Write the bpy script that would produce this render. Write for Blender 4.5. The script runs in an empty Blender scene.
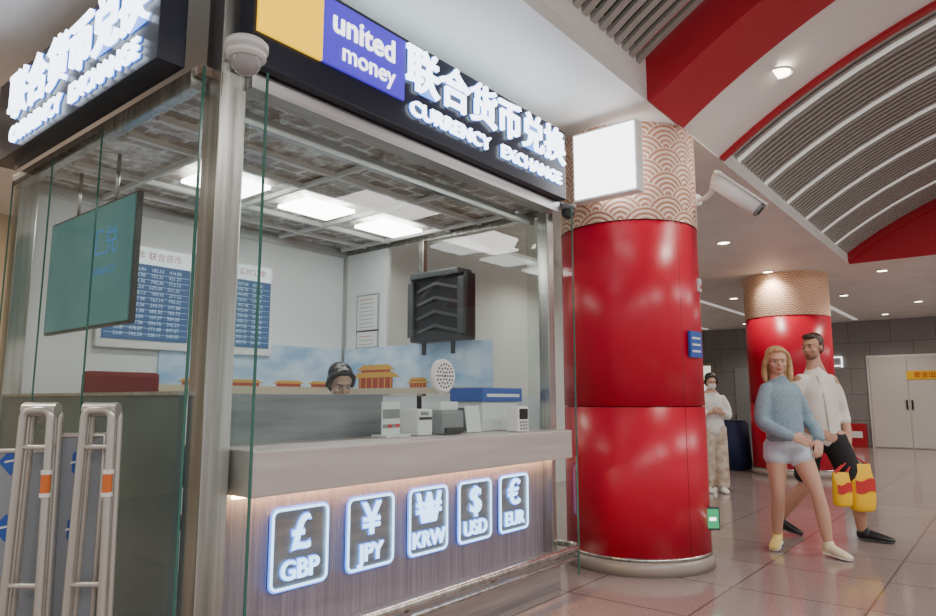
import bpy, bmesh, math, random
import numpy as np
from mathutils import Vector, Matrix, Euler
random.seed(4)
D=bpy.data
col=bpy.context.scene.collection
# ---------------------------------------------------------------- materials
def mat(name,c,rough=.5,metal=0,emit=None,es=0,spec=.5,coat=0):
    m=D.materials.new(name); m.use_nodes=True
    b=m.node_tree.nodes['Principled BSDF']
    b.inputs['Base Color'].default_value=(*c,1)
    b.inputs['Roughness'].default_value=rough
    b.inputs['Metallic'].default_value=metal
    b.inputs['Specular IOR Level'].default_value=spec
    b.inputs['Coat Weight'].default_value=coat
    if emit:
        b.inputs['Emission Color'].default_value=(*emit,1)
        b.inputs['Emission Strength'].default_value=es
    return m
def N(m,t,**k):
    n=m.node_tree.nodes.new(t)
    for a,v in k.items(): setattr(n,a,v)
    return n
def L(m,a,b): m.node_tree.links.new(a,b)
def noisy(m,c1,c2,scale=40,stretch=(1,1,1),detail=4,bump=0,lo=.35,hi=.65,rlo=None):
    b=m.node_tree.nodes['Principled BSDF']
    tc=N(m,'ShaderNodeTexCoord'); mp=N(m,'ShaderNodeMapping'); mp.inputs['Scale'].default_value=stretch
    n=N(m,'ShaderNodeTexNoise'); n.inputs['Scale'].default_value=scale; n.inputs['Detail'].default_value=detail
    r=N(m,'ShaderNodeValToRGB'); r.color_ramp.elements[0].position=lo; r.color_ramp.elements[1].position=hi
    r.color_ramp.elements[0].color=(*c1,1); r.color_ramp.elements[1].color=(*c2,1)
    L(m,tc.outputs['Object'],mp.inputs[0]); L(m,mp.outputs[0],n.inputs['Vector']); L(m,n.outputs['Fac'],r.inputs[0])
    L(m,r.outputs[0],b.inputs['Base Color'])
    if bump:
        bp=N(m,'ShaderNodeBump'); bp.inputs['Strength'].default_value=bump; bp.inputs['Distance'].default_value=.01
        L(m,n.outputs['Fac'],bp.inputs['Height']); L(m,bp.outputs[0],b.inputs['Normal'])
    return m
def tiles(name,c1,c2,mortar,w,h,mw=.006,rough=.2,speck=(0,0,0),sp=.3,axes='XY',metal=0,nscale=60,offset=0):
    m=mat(name,c1,rough,metal); b=m.node_tree.nodes['Principled BSDF']
    tc=N(m,'ShaderNodeTexCoord'); src=tc.outputs['Object']
    if axes!='XY':
        s=N(m,'ShaderNodeSeparateXYZ'); c=N(m,'ShaderNodeCombineXYZ'); L(m,src,s.inputs[0])
        L(m,s.outputs[axes[0]],c.inputs['X']); L(m,s.outputs[axes[1]],c.inputs['Y']); vec=c.outputs[0]
    else: vec=src
    br=N(m,'ShaderNodeTexBrick'); br.offset=offset; br.inputs['Scale'].default_value=1
    br.inputs['Brick Width'].default_value=w; br.inputs['Row Height'].default_value=h; br.inputs['Mortar Size'].default_value=mw
    br.inputs['Mortar Smooth'].default_value=.1
    br.inputs['Color1'].default_value=(*c1,1); br.inputs['Color2'].default_value=(*c2,1); br.inputs['Mortar'].default_value=(*mortar,1)
    L(m,vec,br.inputs['Vector'])
    n=N(m,'ShaderNodeTexNoise'); n.inputs['Scale'].default_value=nscale; n.inputs['Detail'].default_value=6; n.inputs['Roughness'].default_value=.7
    L(m,src,n.inputs['Vector'])
    r=N(m,'ShaderNodeValToRGB'); r.color_ramp.elements[0].position=.42; r.color_ramp.elements[1].position=.6
    r.color_ramp.elements[0].color=(0,0,0,1); r.color_ramp.elements[1].color=(sp,sp,sp,1)
    L(m,n.outputs['Fac'],r.inputs[0])
    mx=N(m,'ShaderNodeMixRGB'); mx.inputs['Color2'].default_value=(*speck,1)
    L(m,r.outputs[0],mx.inputs['Fac']); L(m,br.outputs['Color'],mx.inputs['Color1']); L(m,mx.outputs[0],b.inputs['Base Color'])
    return m
def emis(name,c,s,base=(.02,.02,.02)):
    return mat(name,base,.5,0,c,s)
def glassmat(name,tint,refl=.8):
    m=D.materials.new(name); m.use_nodes=True; nt=m.node_tree; nt.nodes.clear()
    o=N(m,'ShaderNodeOutputMaterial'); t=N(m,'ShaderNodeBsdfTransparent'); g=N(m,'ShaderNodeBsdfGlossy'); x=N(m,'ShaderNodeMixShader')
    lw=N(m,'ShaderNodeLayerWeight'); lw.inputs['Blend'].default_value=.5
    p=N(m,'ShaderNodeMath',operation='POWER'); p.inputs[1].default_value=5
    a=N(m,'ShaderNodeMath',operation='MULTIPLY_ADD'); a.inputs[1].default_value=.85; a.inputs[2].default_value=.045
    t.inputs[0].default_value=(*tint,1); g.inputs['Roughness'].default_value=.01; g.inputs['Color'].default_value=(refl,refl,refl,1)
    L(m,lw.outputs['Facing'],p.inputs[0]); L(m,p.outputs[0],a.inputs[0]); L(m,a.outputs[0],x.inputs[0])
    L(m,t.outputs[0],x.inputs[1]); L(m,g.outputs[0],x.inputs[2]); L(m,x.outputs[0],o.inputs[0])
    return m
M={}
M['floor']=tiles('granite_floor_tiles',(.40,.32,.30),(.34,.27,.25),(.15,.115,.105),.8,.8,.008,.12,(.16,.115,.105),.6,nscale=90)
M['granite']=tiles('granite_wall_tiles',(.25,.24,.235),(.20,.20,.205),(.10,.10,.10),1.0,.7,.01,.2,(.36,.34,.33),.5,'YZ',nscale=35,offset=.5)
M['ceil']=noisy(mat('ceiling_white_paint',(.78,.77,.75),.55),(.70,.69,.66),(.77,.76,.74),1.5)
M['ceilglossy']=mat('soffit_white_panel',(.82,.81,.80),.35)
M['beige']=noisy(mat('beige_wall_paint',(.45,.36,.26),.6),(.42,.33,.23),(.52,.43,.31),2)
M['red']=noisy(mat('red_lacquer_panel',(.60,.003,.032),.33,0,spec=.45),(.57,.003,.030),(.63,.004,.036),2)
M['redceil']=mat('red_arch_paint',(.42,.006,.020),.45)
M['dark']=mat('dark_void',(.04,.042,.045),.7)
M['slat']=mat('ceiling_slat_metal',(.40,.40,.38),.45,.2)
M['slatw']=mat('white_light_strip_slat',(.8,.8,.78),.4,0,(1,.97,.92),.4)
M['steel']=noisy(mat('brushed_stainless',(.6,.6,.58),.26,.95),(.38,.38,.36),(.62,.61,.58),30,(1,1,.03))
M['steelh']=noisy(mat('brushed_stainless_horizontal',(.6,.6,.58),.33,.9),(.44,.44,.45),(.62,.62,.62),30,(.03,1,1))
M['steeld']=noisy(mat('brushed_stainless_dark',(.3,.3,.3),.4,.7),(.20,.21,.225),(.31,.325,.34),14,(.1,1,1))
M['counter']=noisy(mat('counter_satin_metal',(.62,.58,.56),.42,.35),(.53,.48,.465),(.62,.57,.55),20,(.05,1,1))
M['fas']=mat('navy_sign_box',(.006,.010,.028),.3)
M['white']=mat('white_plastic',(.8,.8,.79),.4)
M['whitew']=mat('white_booth_wall',(.78,.80,.81),.6)
M['blk']=mat('black_plastic',(.012,.012,.014),.35)
M['dgrey']=mat('dark_grey_plastic',(.06,.065,.07),.35)
M['grey']=mat('grey_plastic',(.25,.26,.27),.4)
M['glass']=glassmat('clear_glass',(.88,.945,.92))
M['gedge']=mat('green_glass_edge',(.04,.14,.11),.15,0,(.05,.22,.16),.04)
M['frost']=noisy(mat('frosted_glass_panel',(.07,.115,.13),.2),(.055,.095,.11),(.10,.15,.165),1.2)
M['ledw']=emis('led_panel_white',(1,.99,.96),14)
M['letter']=emis('led_letter_face',(.75,.86,1),6)
M['letterb']=emis('led_blue_edge',(.08,.26,1),2.6)
M['letters']=emis('led_blue_icon',(.42,.70,1),3.8)
M['box']=emis('lightbox_white',(1,1,1),5)
M['yellow']=emis('yellow_sign_face',(1,.60,.0),1.5,(.8,.45,0))
M['purple']=emis('purple_sign_face',(.09,.04,.80),.8,(.05,.03,.5))
M['wletter']=emis('white_sign_letter',(1,1,1),3)
M['warm']=emis('warm_led_strip',(1,.56,.26),50)
M['down']=emis('downlight_lens',(1,.88,.68),14)
M['paper']=mat('paper_white',(.8,.81,.8),.7)
M['redink']=mat('ink_red',(.6,.03,.03),.6)
M['blue']=mat('blue_plastic',(.02,.09,.42),.4)
M['yel']=mat('yellow_bag_film',(.95,.55,.01),.4)
M['orange']=mat('orange_reflector',(.7,.16,.03),.4)
M['green']=emis('green_exit_sign',(.05,.65,.25),.8)
M['door']=mat('painted_door',(.66,.62,.57),.45)
# ---------------------------------------------------------------- helpers
def empty(name,loc=(0,0,0),rz=0,parent=None):
    o=D.objects.new(name,None); o.location=loc; o.rotation_euler=(0,0,rz); o.empty_display_size=.1
    col.objects.link(o)
    if parent: o.parent=parent
    return o
def obj(name,me,m=None,parent=None,smooth=False):
    o=D.objects.new(name,me); col.objects.link(o)
    if m: me.materials.append(m)
    if parent: o.parent=parent
    if smooth:
        for p in me.polygons: p.use_smooth=True
    return o
def frombm(name,bm,m=None,parent=None,smooth=False):
    me=D.meshes.new(name); bm.to_mesh(me); bm.free(); return obj(name,me,m,parent,smooth)
def box(name,lo,hi,m,parent=None,bev=0):
    lo=Vector(lo);hi=Vector(hi); c=(lo+hi)/2; s=hi-lo
    bm=bmesh.new(); bmesh.ops.create_cube(bm,size=1)
    for v in bm.verts: v.co=Vector((v.co.x*s.x,v.co.y*s.y,v.co.z*s.z))+c
    if bev: bmesh.ops.bevel(bm,geom=bm.edges[:],offset=bev,segments=2,affect='EDGES',profile=.7)
    return frombm(name,bm,m,parent)
def rot(o,e): o.rotation_euler=e; return o
def cyl(name,p0,p1,r,m,parent=None,r2=None,seg=32,bev=0):
    p0=Vector(p0);p1=Vector(p1); d=p1-p0
    bm=bmesh.new(); bmesh.ops.create_cone(bm,cap_ends=True,segments=seg,radius1=r,radius2=r if r2 is None else r2,depth=d.length)
    q=d.to_track_quat('Z','Y').to_matrix().to_4x4()
    if bev:
        es=[e for e in bm.edges if abs(e.verts[0].co.z-e.verts[1].co.z)<1e-5]
        bmesh.ops.bevel(bm,geom=es,offset=bev,segments=2,affect='EDGES')
    bmesh.ops.transform(bm,matrix=Matrix.Translation((p0+p1)/2)@q,verts=bm.verts)
    o=frombm(name,bm,m,parent)
    for p in o.data.polygons: p.use_smooth=len(p.vertices)==4
    return o
def pipe(name,pts,r,m,parent=None,cyclic=False):
    c=D.curves.new(name,'CURVE'); c.dimensions='3D'; c.bevel_depth=r; c.bevel_resolution=4; c.use_fill_caps=True
    s=c.splines.new('POLY'); s.points.add(len(pts)-1); s.use_cyclic_u=cyclic
    for i,p in enumerate(pts): s.points[i].co=(*p,1)
    o=D.objects.new(name,c); col.objects.link(o); c.materials.append(m)
    if parent:o.parent=parent
    return o
def text(name,body,loc,rotn,size,m,parent=None,ext=.004,align='CENTER',xs=1,off=0,bev=0,sp=1,line=1):
    c=D.curves.new(name,'FONT'); c.body=body; c.size=size; c.extrude=ext; c.align_x=align; c.align_y='CENTER'; c.offset=off; c.bevel_depth=bev
    c.space_character=sp; c.space_line=line
    o=D.objects.new(name,c); col.objects.link(o); c.materials.append(m); o.location=loc; o.rotation_euler=rotn; o.scale=(xs,1,1)
    if parent:o.parent=parent
    return o
FR=(math.pi/2,0,0); LF=(math.pi/2,0,-math.pi/2)
def poly(name,pts,faces,m,parent=None):
    me=D.meshes.new(name); me.from_pydata(pts,[],faces); return obj(name,me,m,parent)
def pane_y(name,x0,x1,z0,z1,y,parent): return poly(name,[(x0,y,z0),(x1,y,z0),(x1,y,z1),(x0,y,z1)],[(0,1,2,3)],M['glass'],parent)
def pane_x(name,y0,y1,z0,z1,x,parent): return poly(name,[(x,y0,z0),(x,y1,z0),(x,y1,z1),(x,y0,z1)],[(0,1,2,3)],M['glass'],parent)
def rrect(w,h,r,n=6):
    P=[]
    for cx,cy,a0 in((w/2-r,h/2-r,0),(-w/2+r,h/2-r,90),(-w/2+r,-h/2+r,180),(w/2-r,-h/2+r,270)):
        for i in range(n+1):
            a=math.radians(a0+90*i/n); P.append((cx+r*math.cos(a),cy+r*math.sin(a)))
    return P
# ---------------------------------------------------------------- camera
f=670.; pitch=math.atan(92/f); yaw=math.radians(39.1)
cam=D.cameras.new('camera'); cam.sensor_width=36; cam.lens=36*f/936
co=D.objects.new('camera',cam); col.objects.link(co); co.location=(0,0,1.25)
co.rotation_euler=(math.pi/2+pitch,0,yaw-math.pi/2)
bpy.context.scene.camera=co
# ---------------------------------------------------------------- shell
EY=1.9; XT=12.0
box('floor',(-5,-9,-.1),(21.2,9.2,0),M['floor'])
box('wall_right',(21,-9,0),(21.2,9.2,3.8),M['granite'])
box('wall_back',(-5,9,0),(21,9.2,3.8),M['beige'])
box('wall_inner',(4.7,5.6,0),(10.5,5.75,3.4),M['whitew'])
box('ceiling',(-5,EY,3.4),(21,9,3.5),M['ceil'])
box('ceiling_far',(XT,-9,3.4),(21,EY,3.5),M['ceil'])
box('ceiling_side',(-5,-9,3.4),(XT,-5.2,3.5),M['ceil'])
box('trim_soffit',(-5,EY,3.5),(XT,EY+.18,3.78),M['ceilglossy'])
box('trim_soffit_side',(-5,-5.38,3.5),(XT,-5.2,3.78),M['ceilglossy'])
for i,yy in enumerate((3.2,5.2,7.2)):
    box('trim_ceiling_strip_%d'%i,(13.5,yy-.05,3.385),(20.5,yy+.05,3.4),M['slatw'])
SP=(EY+5.2)/2; YC=EY-SP; RISE=1.15; R0=(SP**2+RISE**2)/(2*RISE); ZC=3.42-(R0-RISE); TM=math.asin(SP/R0)
def arch(name,x0,x1,off,th,m,parent=None,n=40):
    P=[];F=[]
    for i in range(n+1):
        t=-TM+2*TM*i/n
        for r in (R0+off,R0+off+th):
            for x in (x0,x1): P.append((x,YC+r*math.sin(t),ZC+r*math.cos(t)))
    for i in range(n):
        a=4*i;b=a+4
        F+=[(a,a+1,b+1,b),(a+2,b+2,b+3,a+3),(a,b,b+2,a+2),(a+1,a+3,b+3,b+1)]
    F+=[(0,2,3,1),(4*n,4*n+1,4*n+3,4*n+2)]
    return poly(name,P,F,m,parent)
vault=empty('ceiling_vault')
arch('void_near',-5,4.3,.28,.05,M['dark'],vault); arch('void_far',6,XT,.20,.05,M['dark'],vault)
arch('rib_red_wide',4.40,5.0,-.05,.45,M['redceil'],vault)
arch('band_white',5.0,5.93,0,.35,M['ceilglossy'],vault)
arch('rib_red_thin',5.93,6.0,-.035,.4,M['redceil'],vault)
arch('rib_red_far',XT-.1,XT-.03,.0,.3,M['redceil'],vault)
x=-4.9;k=0
while x<4.3:
    arch('slat_near',x,x+.06,.18,.03,M['slat'],vault,24); x+=.11
x=6.08
while x<XT-.15:
    k+=1
    arch('slat_far',x,x+.05,.10,.03,M['slatw'] if k%9==5 else M['slat'],vault,24); x+=.10
P=[];n=30
for i in range(n+1):
    t=-TM+2*TM*i/n; P.append((XT-.02,YC+(R0+.1)*math.sin(t),ZC+(R0+.25)*math.cos(t)))
poly('wall_tympanum',P+[(XT-.02,-5.2,3.395),(XT-.02,EY,3.395)],[list(range(n+1))+[n+2,n+1]],M['redceil'])
def downlight(x,y,z=3.4,power=35,r=.07):
    e=empty('recessed_downlight',(x,y,z))
    bm=bmesh.new(); bmesh.ops.create_cone(bm,cap_ends=True,segments=24,radius1=r,radius2=r,depth=.012); bmesh.ops.translate(bm,vec=(0,0,-.008),verts=bm.verts)
    frombm('lens',bm,M['down'],e)
    P=[(r*1.25*math.cos(a*math.pi/12),r*1.25*math.sin(a*math.pi/12),-.010) for a in range(24)]
    pipe('bezel',P,.010,M['white'],e,True)
    l=D.lights.new('lamp','SPOT'); l.energy=power; l.spot_size=2.4; l.spot_blend=.8; l.color=(1,.92,.8); l.shadow_soft_size=.07
    o=D.objects.new('lamp',l); col.objects.link(o); o.parent=e; o.location=(0,0,-.06)
for p in ((9.2,2.95),(11.8,3.08),(12.9,1.57),(15.5,2.6),(14.5,4.5),(8,4.7),(4.6,5.1),(3.4,6.2),(1.2,5.8),(-.2,3.6),(17.5,1.5),(17.5,4.5),(14.5,-.8),(19.6,2.4),(19.6,5.8),(-1.2,6.6)):
    downlight(*p,power=75)
downlight(5.45,1.25,ZC+math.sqrt(R0**2-(1.25-YC)**2),60,.085)
def area(name,loc,sx,sy,e,c=(1,.97,.93),rx=0,ry=0):  # unseen area lamps added below the ceilings for soft ambient fill
    l=D.lights.new(name,'AREA'); l.shape='RECTANGLE'; l.size=sx; l.size_y=sy; l.energy=e; l.color=c
    o=D.objects.new(name,l); col.objects.link(o); o.location=loc; o.rotation_euler=(rx,ry,0); return o
for i,x in enumerate((-3,.5,3.2,7,10)):
    area('ceiling_fill_light',(x,-2.4,4.2),1.6,1.2,120)
area('ceiling_fill_light',(16,-2,3.37),4,1,150)
area('ceiling_fill_light',(-2.5,4.5,3.37),1.5,1.5,60,(1,.85,.65))
area('ceiling_fill_light',(3,7,3.37),4,.8,80,(1,.85,.65))
w=D.worlds.new('world'); bpy.context.scene.world=w; w.use_nodes=True
w.node_tree.nodes['Background'].inputs[0].default_value=(1,.97,.95,1); w.node_tree.nodes['Background'].inputs[1].default_value=.75

# ---------------------------------------------------------------- booth
B=empty('currency_exchange_booth')
box('corner_post',(1.41,2.48,0),(1.53,2.61,3.35),M['steel'],B,.006)
box('post_front_right',(3.97,2.50,1.05),(4.05,2.58,2.66),M['steel'],B,.004)
box('post_back_right',(3.97,4.66,0),(4.05,4.76,2.66),M['steel'],B,.004)
box('post_back_left',(1.36,4.66,0),(1.46,4.76,2.66),M['steel'],B,.004)
box('post_side_mid',(3.99,3.72,1.0),(4.04,3.78,2.66),M['steel'],B,.003)
box('floor_slab',(1.40,2.64,0),(4.03,4.76,.06),M['grey'],B)
intc=tiles('booth_ceiling_tiles',(.80,.80,.77),(.30,.25,.20),(.88,.88,.86),.19,.10,.014,.28,(.24,.14,.09),.8,metal=.15,nscale=11,offset=.37)  # mottled tile colours carry painted clutter reflections as well as brown stains
box('booth_ceiling',(1.36,2.56,2.62),(4.03,4.76,2.66),intc,B)
box('header_front',(1.53,2.44,2.585),(4.05,2.54,2.66),M['steelh'],B,.004)
box('header_inner',(1.53,2.62,2.50),(3.99,2.66,2.56),M['steelh'],B,.004)
box('header_right',(4.0,2.58,2.56),(4.05,4.66,2.62),M['steel'],B,.004)
box('header_left',(1.34,2.6,2.56),(1.39,4.76,2.64),M['steel'],B,.004)
box('header_back',(1.46,4.68,2.54),(3.97,4.73,2.62),M['steelh'],B,.004)
for i,yy in enumerate((3.1,3.42,4.1,4.4)):
    box('ceiling_rail_%d'%i,(1.45,yy,2.59),(3.98,yy+.03,2.62),M['white'],B)
for i,xx in enumerate((1.83,2.53,3.23,3.9)):
    box('ceiling_crossrail_%d'%i,(xx,2.7,2.585),(xx+.025,4.66,2.615),M['white'],B)
for i,xx in enumerate((2.18,2.88,3.58)):
    box('led_panel_%d'%i,(xx-.21,3.55,2.57),(xx+.21,3.87,2.592),M['ledw'],B)
box('back_partition',(1.46,4.70,0),(3.97,4.76,2.58),M['whitew'],B)
box('side_partition',(3.99,4.15,.06),(4.04,4.68,2.56),M['whitew'],B)
box('side_partition_low',(3.99,2.58,.06),(4.04,4.15,1.28),M['whitew'],B)
pane_x('side_glass',2.58,4.15,1.28,2.58,4.015,B)
pane_y('front_glass',1.54,3.97,1.06,2.59,2.55,B)
pane_x('wing_glass',2.345,2.545,0,2.62,1.54,B)
box('wing_glass_edge',(1.535,2.34,0),(1.545,2.346,2.62),M['gedge'],B)
for i,(a,b) in enumerate(((2.50,3.46),(3.465,4.1),(4.105,4.74))):
    pane_x('left_glass_%d'%i,a,b,.1,2.6,1.34,B)
    box('left_glass_edge_%d'%i,(1.336,b,.1),(1.344,b+.004,2.6),M['gedge'],B)
box('left_wing_glass_edge',(1.335,2.492,0),(1.345,2.50,2.62),M['gedge'],B)
box('left_lower_panel',(1.38,2.62,.06),(1.41,4.66,1.27),M['frost'],B)
box('left_lower_trim',(1.37,2.62,1.27),(1.42,4.66,1.285),M['steelh'],B)
box('left_plinth',(1.33,2.62,0),(1.38,4.74,.1),M['steelh'],B)
pane_x('wing_glass_right',2.36,2.75,.1,2.62,4.075,B)
box('wing_glass_right_edge',(4.069,2.355,.1),(4.081,2.361,2.62),M['gedge'],B)
box('counter_top',(1.56,2.36,.865),(4.02,2.98,1.05),M['counter'],B,.01)
ribs=noisy(mat('counter_front_ribbed',(.32,.29,.35),.36,.55),(.26,.24,.30),(.38,.35,.41),60,(1,1,.02))
wv=N(ribs,'ShaderNodeTexWave'); wv.bands_direction='X'; wv.inputs['Scale'].default_value=26
tcn=N(ribs,'ShaderNodeTexCoord'); bpn=N(ribs,'ShaderNodeBump'); bpn.inputs['Strength'].default_value=.25; bpn.inputs['Distance'].default_value=.01
L(ribs,tcn.outputs['Object'],wv.inputs['Vector']); L(ribs,wv.outputs['Fac'],bpn.inputs['Height']); L(ribs,bpn.outputs[0],ribs.node_tree.nodes['Principled BSDF'].inputs['Normal'])
box('counter_front_panel',(1.56,2.58,.22),(4.02,2.63,.865),ribs,B)
box('counter_right_cheek',(3.985,2.50,.10),(4.03,2.64,.865),M['steel'],B)
box('light_strip',(1.58,2.515,.848),(3.98,2.535,.862),M['warm'],B)
box('plinth_ledge',(1.56,2.42,.17),(4.04,2.64,.23),M['steelh'],B,.01)
box('plinth',(1.58,2.47,0),(4.02,2.64,.17),M['steelh'],B)
pts=[(1.56,2.37,.27),(4.05,2.37,.27)]
for i in range(1,7):
    a=math.pi/2*i/6; pts.append((4.05+.1*math.sin(a),2.47-.1*math.cos(a),.27))
pts.append((4.15,2.62,.27))
pipe('foot_rail',pts,.022,M['steel'],B)
pipe('foot_rail_lower',[(p[0],p[1]+.0,p[2]-.06) for p in pts],.012,M['steel'],B)
for i,xx in enumerate((1.8,2.5,3.2,3.9)):
    cyl('rail_bracket_%d'%i,(xx,2.37,.27),(xx,2.44,.21),.012,M['steel'],B)
box('low_screen_left',(1.60,2.78,1.052),(2.66,2.80,1.28),M['steeld'],B,.003)
box('low_screen_right',(3.05,2.78,1.052),(3.9,2.79,1.20),M['frost'],B)
names=[('£','GBP'),('¥','JPY'),('₩','KRW'),('$','USD'),('€','EUR')]
for (s,t),xx in zip(names,(1.955,2.385,2.81,3.22,3.62)):
    e=empty('currency_symbol_sign',(xx,2.578,.60))
    bm=bmesh.new(); vs=[bm.verts.new((p[0],0,p[1])) for p in rrect(.31,.345,.03)]
    fc=bm.faces.new(vs); r=bmesh.ops.extrude_face_region(bm,geom=[fc]); bmesh.ops.translate(bm,vec=(0,-.012,0),verts=[v for v in r['geom'] if isinstance(v,bmesh.types.BMVert)])
    frombm('backplate',bm,M['steeld'],e)
    pipe('led_border',[(p[0],-.02,p[1]) for p in rrect(.30,.335,.03)],.006,M['letters'],e,True)
    pipe('led_border_glow',[(p[0],-.014,p[1]) for p in rrect(.316,.351,.035)],.005,M['letterb'],e,True)
    text('symbol_glow',s,(0,-.014,.055),FR,.21,M['letterb'],e,.002,off=.008)
    text('symbol',s,(0,-.022,.055),FR,.21,M['letters'],e,.006,off=.0015)
    text('code_glow',t,(0,-.014,-.10),FR,.115,M['letterb'],e,.002,off=.006)
    text('code',t,(0,-.022,-.10),FR,.115,M['letters'],e,.006,off=.001)
S=empty('illuminated_fascia_sign')
box('box',(1.48,2.38,2.665),(4.04,2.50,3.17),M['fas'],S,.006)
box('yellow_panel',(1.50,2.365,2.81),(1.84,2.38,3.14),M['yellow'],S)
box('purple_panel',(1.84,2.365,2.81),(2.38,2.38,3.14),M['purple'],S)
text('wordmark_top','united',(2.10,2.362,3.035),FR,.165,M['wletter'],S,.003,off=.003)
text('wordmark_low','money',(2.13,2.362,2.90),FR,.13,M['wletter'],S,.003,off=.001)
text('chinese_letters_glow','联合货币兑换',(3.20,2.376,3.005),FR,.265,M['letterb'],S,.002,off=.007,xs=1.02)
text('chinese_letters','联合货币兑换',(3.20,2.364,3.005),FR,.265,M['letter'],S,.010,off=.0035,xs=1.02)
text('english_letters_glow','CURRENCY   EXCHANGE',(3.19,2.376,2.79),FR,.112,M['letterb'],S,.002,off=.005,xs=1.2)
text('english_letters','CURRENCY   EXCHANGE',(3.19,2.364,2.79),FR,.112,M['letter'],S,.008,off=.002,xs=1.2)
box('top_led_wash',(1.5,2.42,3.172),(4.0,2.46,3.185),emis('cool_led_strip',(.70,.88,1),18),S)
S2=empty('illuminated_fascia_sign')
box('box',(1.22,2.66,2.665),(1.34,4.72,3.17),M['fas'],S2,.006)
text('chinese_letters_glow','联合货币兑换',(1.216,3.60,2.985),LF,.30,M['letterb'],S2,.002,off=.007,xs=.96)
text('chinese_letters','联合货币兑换',(1.204,3.60,2.985),LF,.30,M['letter'],S2,.010,off=.003,xs=.96)
text('english_letters_glow','CURRENCY   EXCHANGE',(1.216,3.60,2.755),LF,.13,M['letterb'],S2,.002,off=.005,xs=1.07)
text('english_letters','CURRENCY   EXCHANGE',(1.204,3.60,2.755),LF,.13,M['letter'],S2,.008,off=.002,xs=1.07)
E=empty('exchange_rate_screen')
scr=emis('rate_screen_blue',(.03,.10,.24),.9); hdr=emis('rate_screen_header',(.80,.85,.9),1.2); rt=emis('rate_text',(.6,.78,1),.9)
for k,(a,b) in enumerate(((1.86,2.51),(2.53,3.20))):
    box('frame_%d'%k,(a,4.655,1.60),(b,4.695,2.34),M['white'],E,.005)
    box('screen_%d'%k,(a+.03,4.648,1.66),(b-.03,4.655,2.19),scr,E)
    box('header_%d'%k,(a+.03,4.648,2.19),(b-.03,4.655,2.31),hdr,E)
    rows='\n'.join('%s   %7.2f   %7.2f   %7.2f'%(c,random.uniform(100,900),random.uniform(100,900),random.uniform(100,900)) for c in ('USD','EUR','GBP','JPY','KRW','HKD','AUD','CAD','SGD','THB','RUB','CHF'))
    text('rows_%d'%k,rows,((a+b)/2,4.646,1.925),FR,.034,rt,E,0,line=1.22)
    for j in range(11): box('rule_%d'%k,(a+.04,4.6465,1.70+.0425*j),(b-.04,4.648,1.702+.0425*j),rt,E)
    text('title_%d'%k,'2025年 联合货币' if k==0 else '联合货币 实时汇率',((a+b)/2,4.646,2.25),FR,.062,M['redink'],E,0)
E=empty('wall_television')
box('casing',(1.50,3.38,1.63),(1.53,4.50,2.31),M['dgrey'],E,.006)
tv=emis('tv_teal_picture',(.05,.25,.27),.3); noisy(tv,(.07,.16,.16),(.15,.25,.25),1.5)
box('screen',(1.494,3.395,1.645),(1.50,4.485,2.295),tv,E)
text('caption','汇兑',(1.492,3.72,2.08),LF,.17,emis('tv_text',(.06,.25,.55),.8),E,0)
text('caption_small','CURRENCY',(1.492,3.72,1.93),LF,.06,emis('tv_text2',(.06,.25,.55),.8),E,0)
for yy in (3.7,4.2): cyl('hanger',(1.53,yy,2.3),(1.53,yy,2.585),.01,M['steel'],E)
def sky(name):
    m=mat(name,(.3,.5,.8),.5)
    noisy(m,(.22,.40,.62),(.64,.73,.80),3,(1,1,2)); b=m.node_tree.nodes['Principled BSDF']
    b.inputs['Emission Color'].default_value=(.4,.6,.9,1); b.inputs['Emission Strength'].default_value=.1; return m
E=empty('palace_panorama_poster')
sk=sky('poster_sky')
box('sheet_back',(2.3,4.685,1.30),(3.95,4.698,1.70),sk,E)
box('sheet_side',(3.975,3.0,1.30),(3.988,4.66,1.70),sk,E)
pr=mat('palace_red',(.45,.06,.03),.6); pg=mat('palace_gold',(.70,.38,.06),.6); pst=mat('palace_stone',(.6,.5,.36),.6)
def pal(y0,w,z0,h,x=3.973):
    box('palace_wall',(x-.002,y0-w*.42,z0),(x,y0+w*.42,z0+h*.45),pr,E)
    for q in range(6):
        yy=y0-w*.38+w*.76*q/5; box('palace_column',(x-.003,yy-w*.012,z0),(x-.002,yy+w*.012,z0+h*.42),pg,E)
    P=[(x-.003,y0-w*.6,z0+h*.45),(x-.003,y0+w*.6,z0+h*.45),(x-.003,y0+w*.42,z0+h*.68),(x-.003,y0-w*.42,z0+h*.68)]
    poly('palace_roof',P,[(0,1,2,3)],pg,E)
    box('palace_upper',(x-.002,y0-w*.36,z0+h*.68),(x,y0+w*.36,z0+h*.78),pr,E)
    P=[(x-.003,y0-w*.48,z0+h*.78),(x-.003,y0+w*.48,z0+h*.78),(x-.003,y0+w*.3,z0+h),(x-.003,y0-w*.3,z0+h)]
    poly('palace_roof_top',P,[(0,1,2,3)],pg,E)
box('terrace_side',(3.970,3.0,1.30),(3.975,4.66,1.35),pst,E)
box('terrace_back',(2.3,4.68,1.30),(3.95,4.685,1.36),pst,E)
pal(4.25,.50,1.35,.20); pal(3.75,.22,1.35,.08); pal(3.45,.18,1.35,.07)
for xx in (2.6,3.0,3.4,3.75):
    box('back_palace',(xx-.12,4.678,1.36),(xx+.12,4.681,1.385),pr,E); poly('back_roof',[(xx-.16,4.677,1.385),(xx+.16,4.677,1.385),(xx+.1,4.677,1.41),(xx-.1,4.677,1.41)],[(0,1,2,3)],pg,E)
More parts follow.
